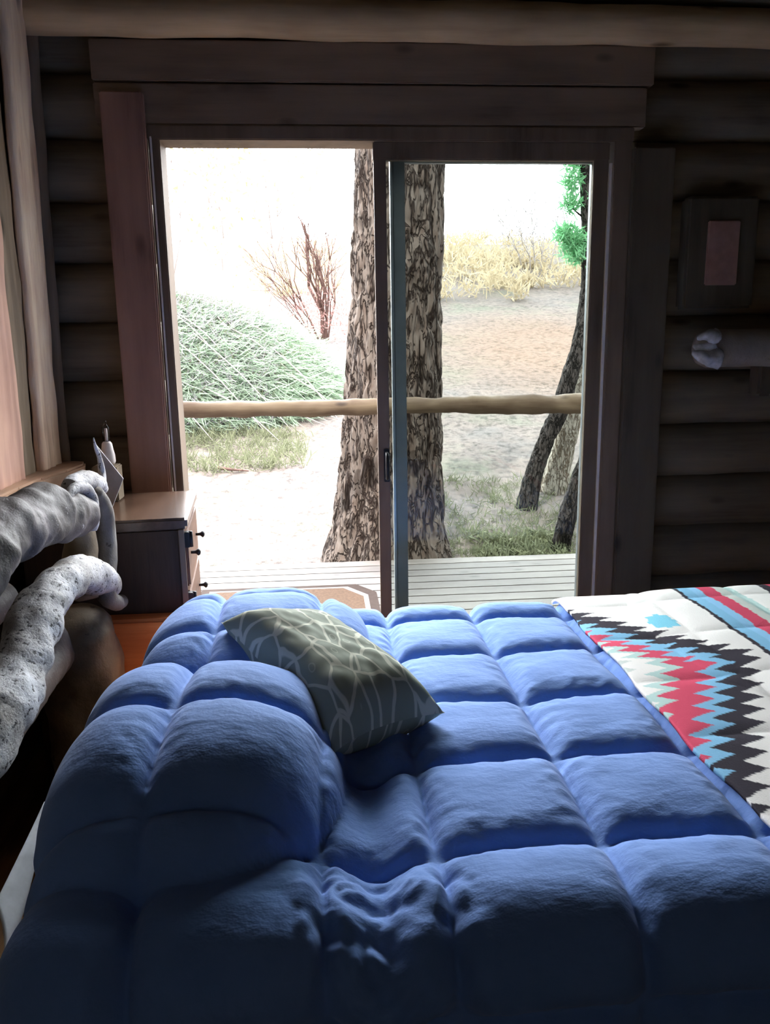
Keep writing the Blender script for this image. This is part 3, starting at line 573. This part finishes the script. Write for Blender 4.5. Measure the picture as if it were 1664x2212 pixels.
mb = MB(); blades(mb, 14000, lambda: rng.uniform(-5, -.6), lambda: rng.uniform(9.1, 11.5), .22, .009, lambda: rng.normal(size=3)*.8+np.array([.4, -.4, 0])); mb.build('grey_boughs', M['lf_grey'], bp)
mb = MB(); blades(mb, 7000, lambda: rng.uniform(-5, .1), lambda: rng.uniform(9.1, 11.0), .18, .008, lambda: rng.normal(size=3)+np.array([0, 0, .4])); mb.build('weed_boughs', M['lf_grass'], bp)
mb = MB()
for k in range(26):
    x = rng.uniform(-3.4, -.4); y = 10.2+rng.uniform(-.8, .6); a = Vector((x, y, gz(x, y)+mound(x, y)+.05)); x2 = x+rng.uniform(.5, 1.3); y2 = y-rng.uniform(.1, .8)
    b2 = Vector((x2, y2, gz(x2, y2)+mound(x2, y2)+.03)); c_ = (a+b2)/2+Vector((0, -.05, .08)); mb.tube([rel(a, bp), rel(c_, bp), rel(b2, bp)], [.009, .008, .003], 6, step=.15)
mb.build('sticks', M['twig_pale'], bp)
# bare branching shrub
def branchy(mb, p, d, l, r, depth, spread=.45, k=3):
    q = p+d*l; mid = (p+q)/2+Vector(rng.normal(size=3))*l*.05; mb.tube([p, mid, q], [r, r*.8, r*.6], 6, step=l)
    if depth:
        for _ in range(k):
            nd = (d+Vector(rng.normal(size=3))*spread+Vector((0, 0, .12))).normalized(); branchy(mb, q if rng.random() < .6 else mid, nd, l*(.6+.3*rng.random()), r*.58, depth-1, spread, k)
sb = atY(702, 745, 14.4); sb.z = gz(sb.x, 14.4)-.05; sh = empty('bare_shrub', sb); tag(sh, 'bare leafless shrub with fanning twigs on the bank left of the big pine', 'shrub')
mb = MB()
for dx, dl, r in ((-.55, 1.0, .02), (-.28, 1.25, .045), (-.1, 1.0, .02), (.12, 1.1, .03), (.3, .9, .02), (-.8, .9, .018), (-1.0, .8, .014)): branchy(mb, Vector((dx*.12, 0, 0)), Vector((dx*.75, .1, 1)).normalized(), dl*.85, r, 3, .3, 3)
mb.build('branches', M['twig'], sh)
mb = MB(); leaves(mb, (0, .2, .55), (1.0, .6, .5), 1500, .06, .02); leaves(mb, (-.3, .3, 1.4), (1.0, .6, .9), 500, .05, .015); mb.build('red_leaves', M['lf_pink'], sh)
ys = empty('yellow_sapling', (-1.9, 17, gz(-1.9, 17))); tag(ys, 'thin sapling with sparse yellow leaves high on the bank at the left', 'tree')
mb = MB()
for dx in (-.5, 0, .4): branchy(mb, Vector((dx*2, 0, 0)), Vector((dx*.3, 0, 1)).normalized(), 1.6, .03, 3, .28, 3)
mb.build('branches', M['twig_pale'], ys)
mb = MB(); leaves(mb, (0, 0, 3.6), (2.2, 1.2, 2.2), 900, .09, .05); mb.build('yellow_leaves', M['lf_yellow'], ys)
gb = atY(1165, 545, 24.0); gb.z = gz(gb.x, 24.0)-.05; gs = empty('grey_shrub', gb); tag(gs, 'pale grey twiggy shrub high on the slope seen through the right pane', 'shrub')
mb = MB()
for dx in (-.9, -.5, -.2, .15, .5, .9): branchy(mb, Vector((dx*.5, 0, 0)), Vector((dx*.5, 0, 1)).normalized(), 1.15, .02, 3, .3, 3)
mb.build('branches', M['twig_pale'], gs)
mb = MB(); leaves(mb, (0, 0, 1.4), (1.4, .7, 1.1), 1200, .12, .02); mb.build('twigs', M['lf_grey'], gs)
# scrub and weeds (uncountable)
mb = MB()
for k in range(190):
    y = rng.uniform(19, 37); x = .12*y+rng.uniform(-1, 1)*y*.28+1.0; s = rng.uniform(.3, .9)
    if y < 21 and rng.random() < .4: continue
    leaves(mb, (x, y, gz(x, y)+s*.3), (s, s, s*.55), int(90*s)+30, .30, .035, 1.0)
o = mb.build('hillside_scrub', M['lf_straw']); tag(o, 'straw-coloured dry scrub covering the slope beyond the bare orange patch', 'scrub', kind='stuff')
mb = MB()
for k in range(420):
    x = rng.uniform(.95, 2.6); y = rng.uniform(5.6, 7.6); leaves(mb, (x, y, gz(x, y)+.01), (.06, .06, .03), 12, .07, .006, 1.2)
for k in range(260):
    x = rng.uniform(-1.7, -.2); y = rng.uniform(8.0, 9.3); leaves(mb, (x, y, gz(x, y)+.01), (.10, .10, .04), 12, .12, .008, 1.0)
for k in range(60):
    x = rng.uniform(1.2, 2.0); y = rng.uniform(5.75, 6.3); leaves(mb, (x, y, gz(x, y)+.03), (.1, .1, .06), 40, .07, .012, .8)
o = mb.build('weeds', M['lf_grass']); tag(o, 'short pale green weeds and dry grass growing beside the deck', 'grass', kind='stuff')
for k, (px_, py_, w) in enumerate(((500, 985, .14), (455, 960, .1))):
    pass
st = atY(500, 985, 8.0); o = MB().tube([(st.x-.16, 8.1, gz(st.x-.16, 8.1)+.03), (st.x, 8.0, gz(st.x, 8.0)+.03), (st.x+.17, 7.95, gz(st.x+.17, 7.95)+.02)], [.018, .014, .006], 10, .2, 10).build('fallen_stick', M['twig']); tag(o, 'dark fallen stick on the bright ground left of the big pine', 'stick')
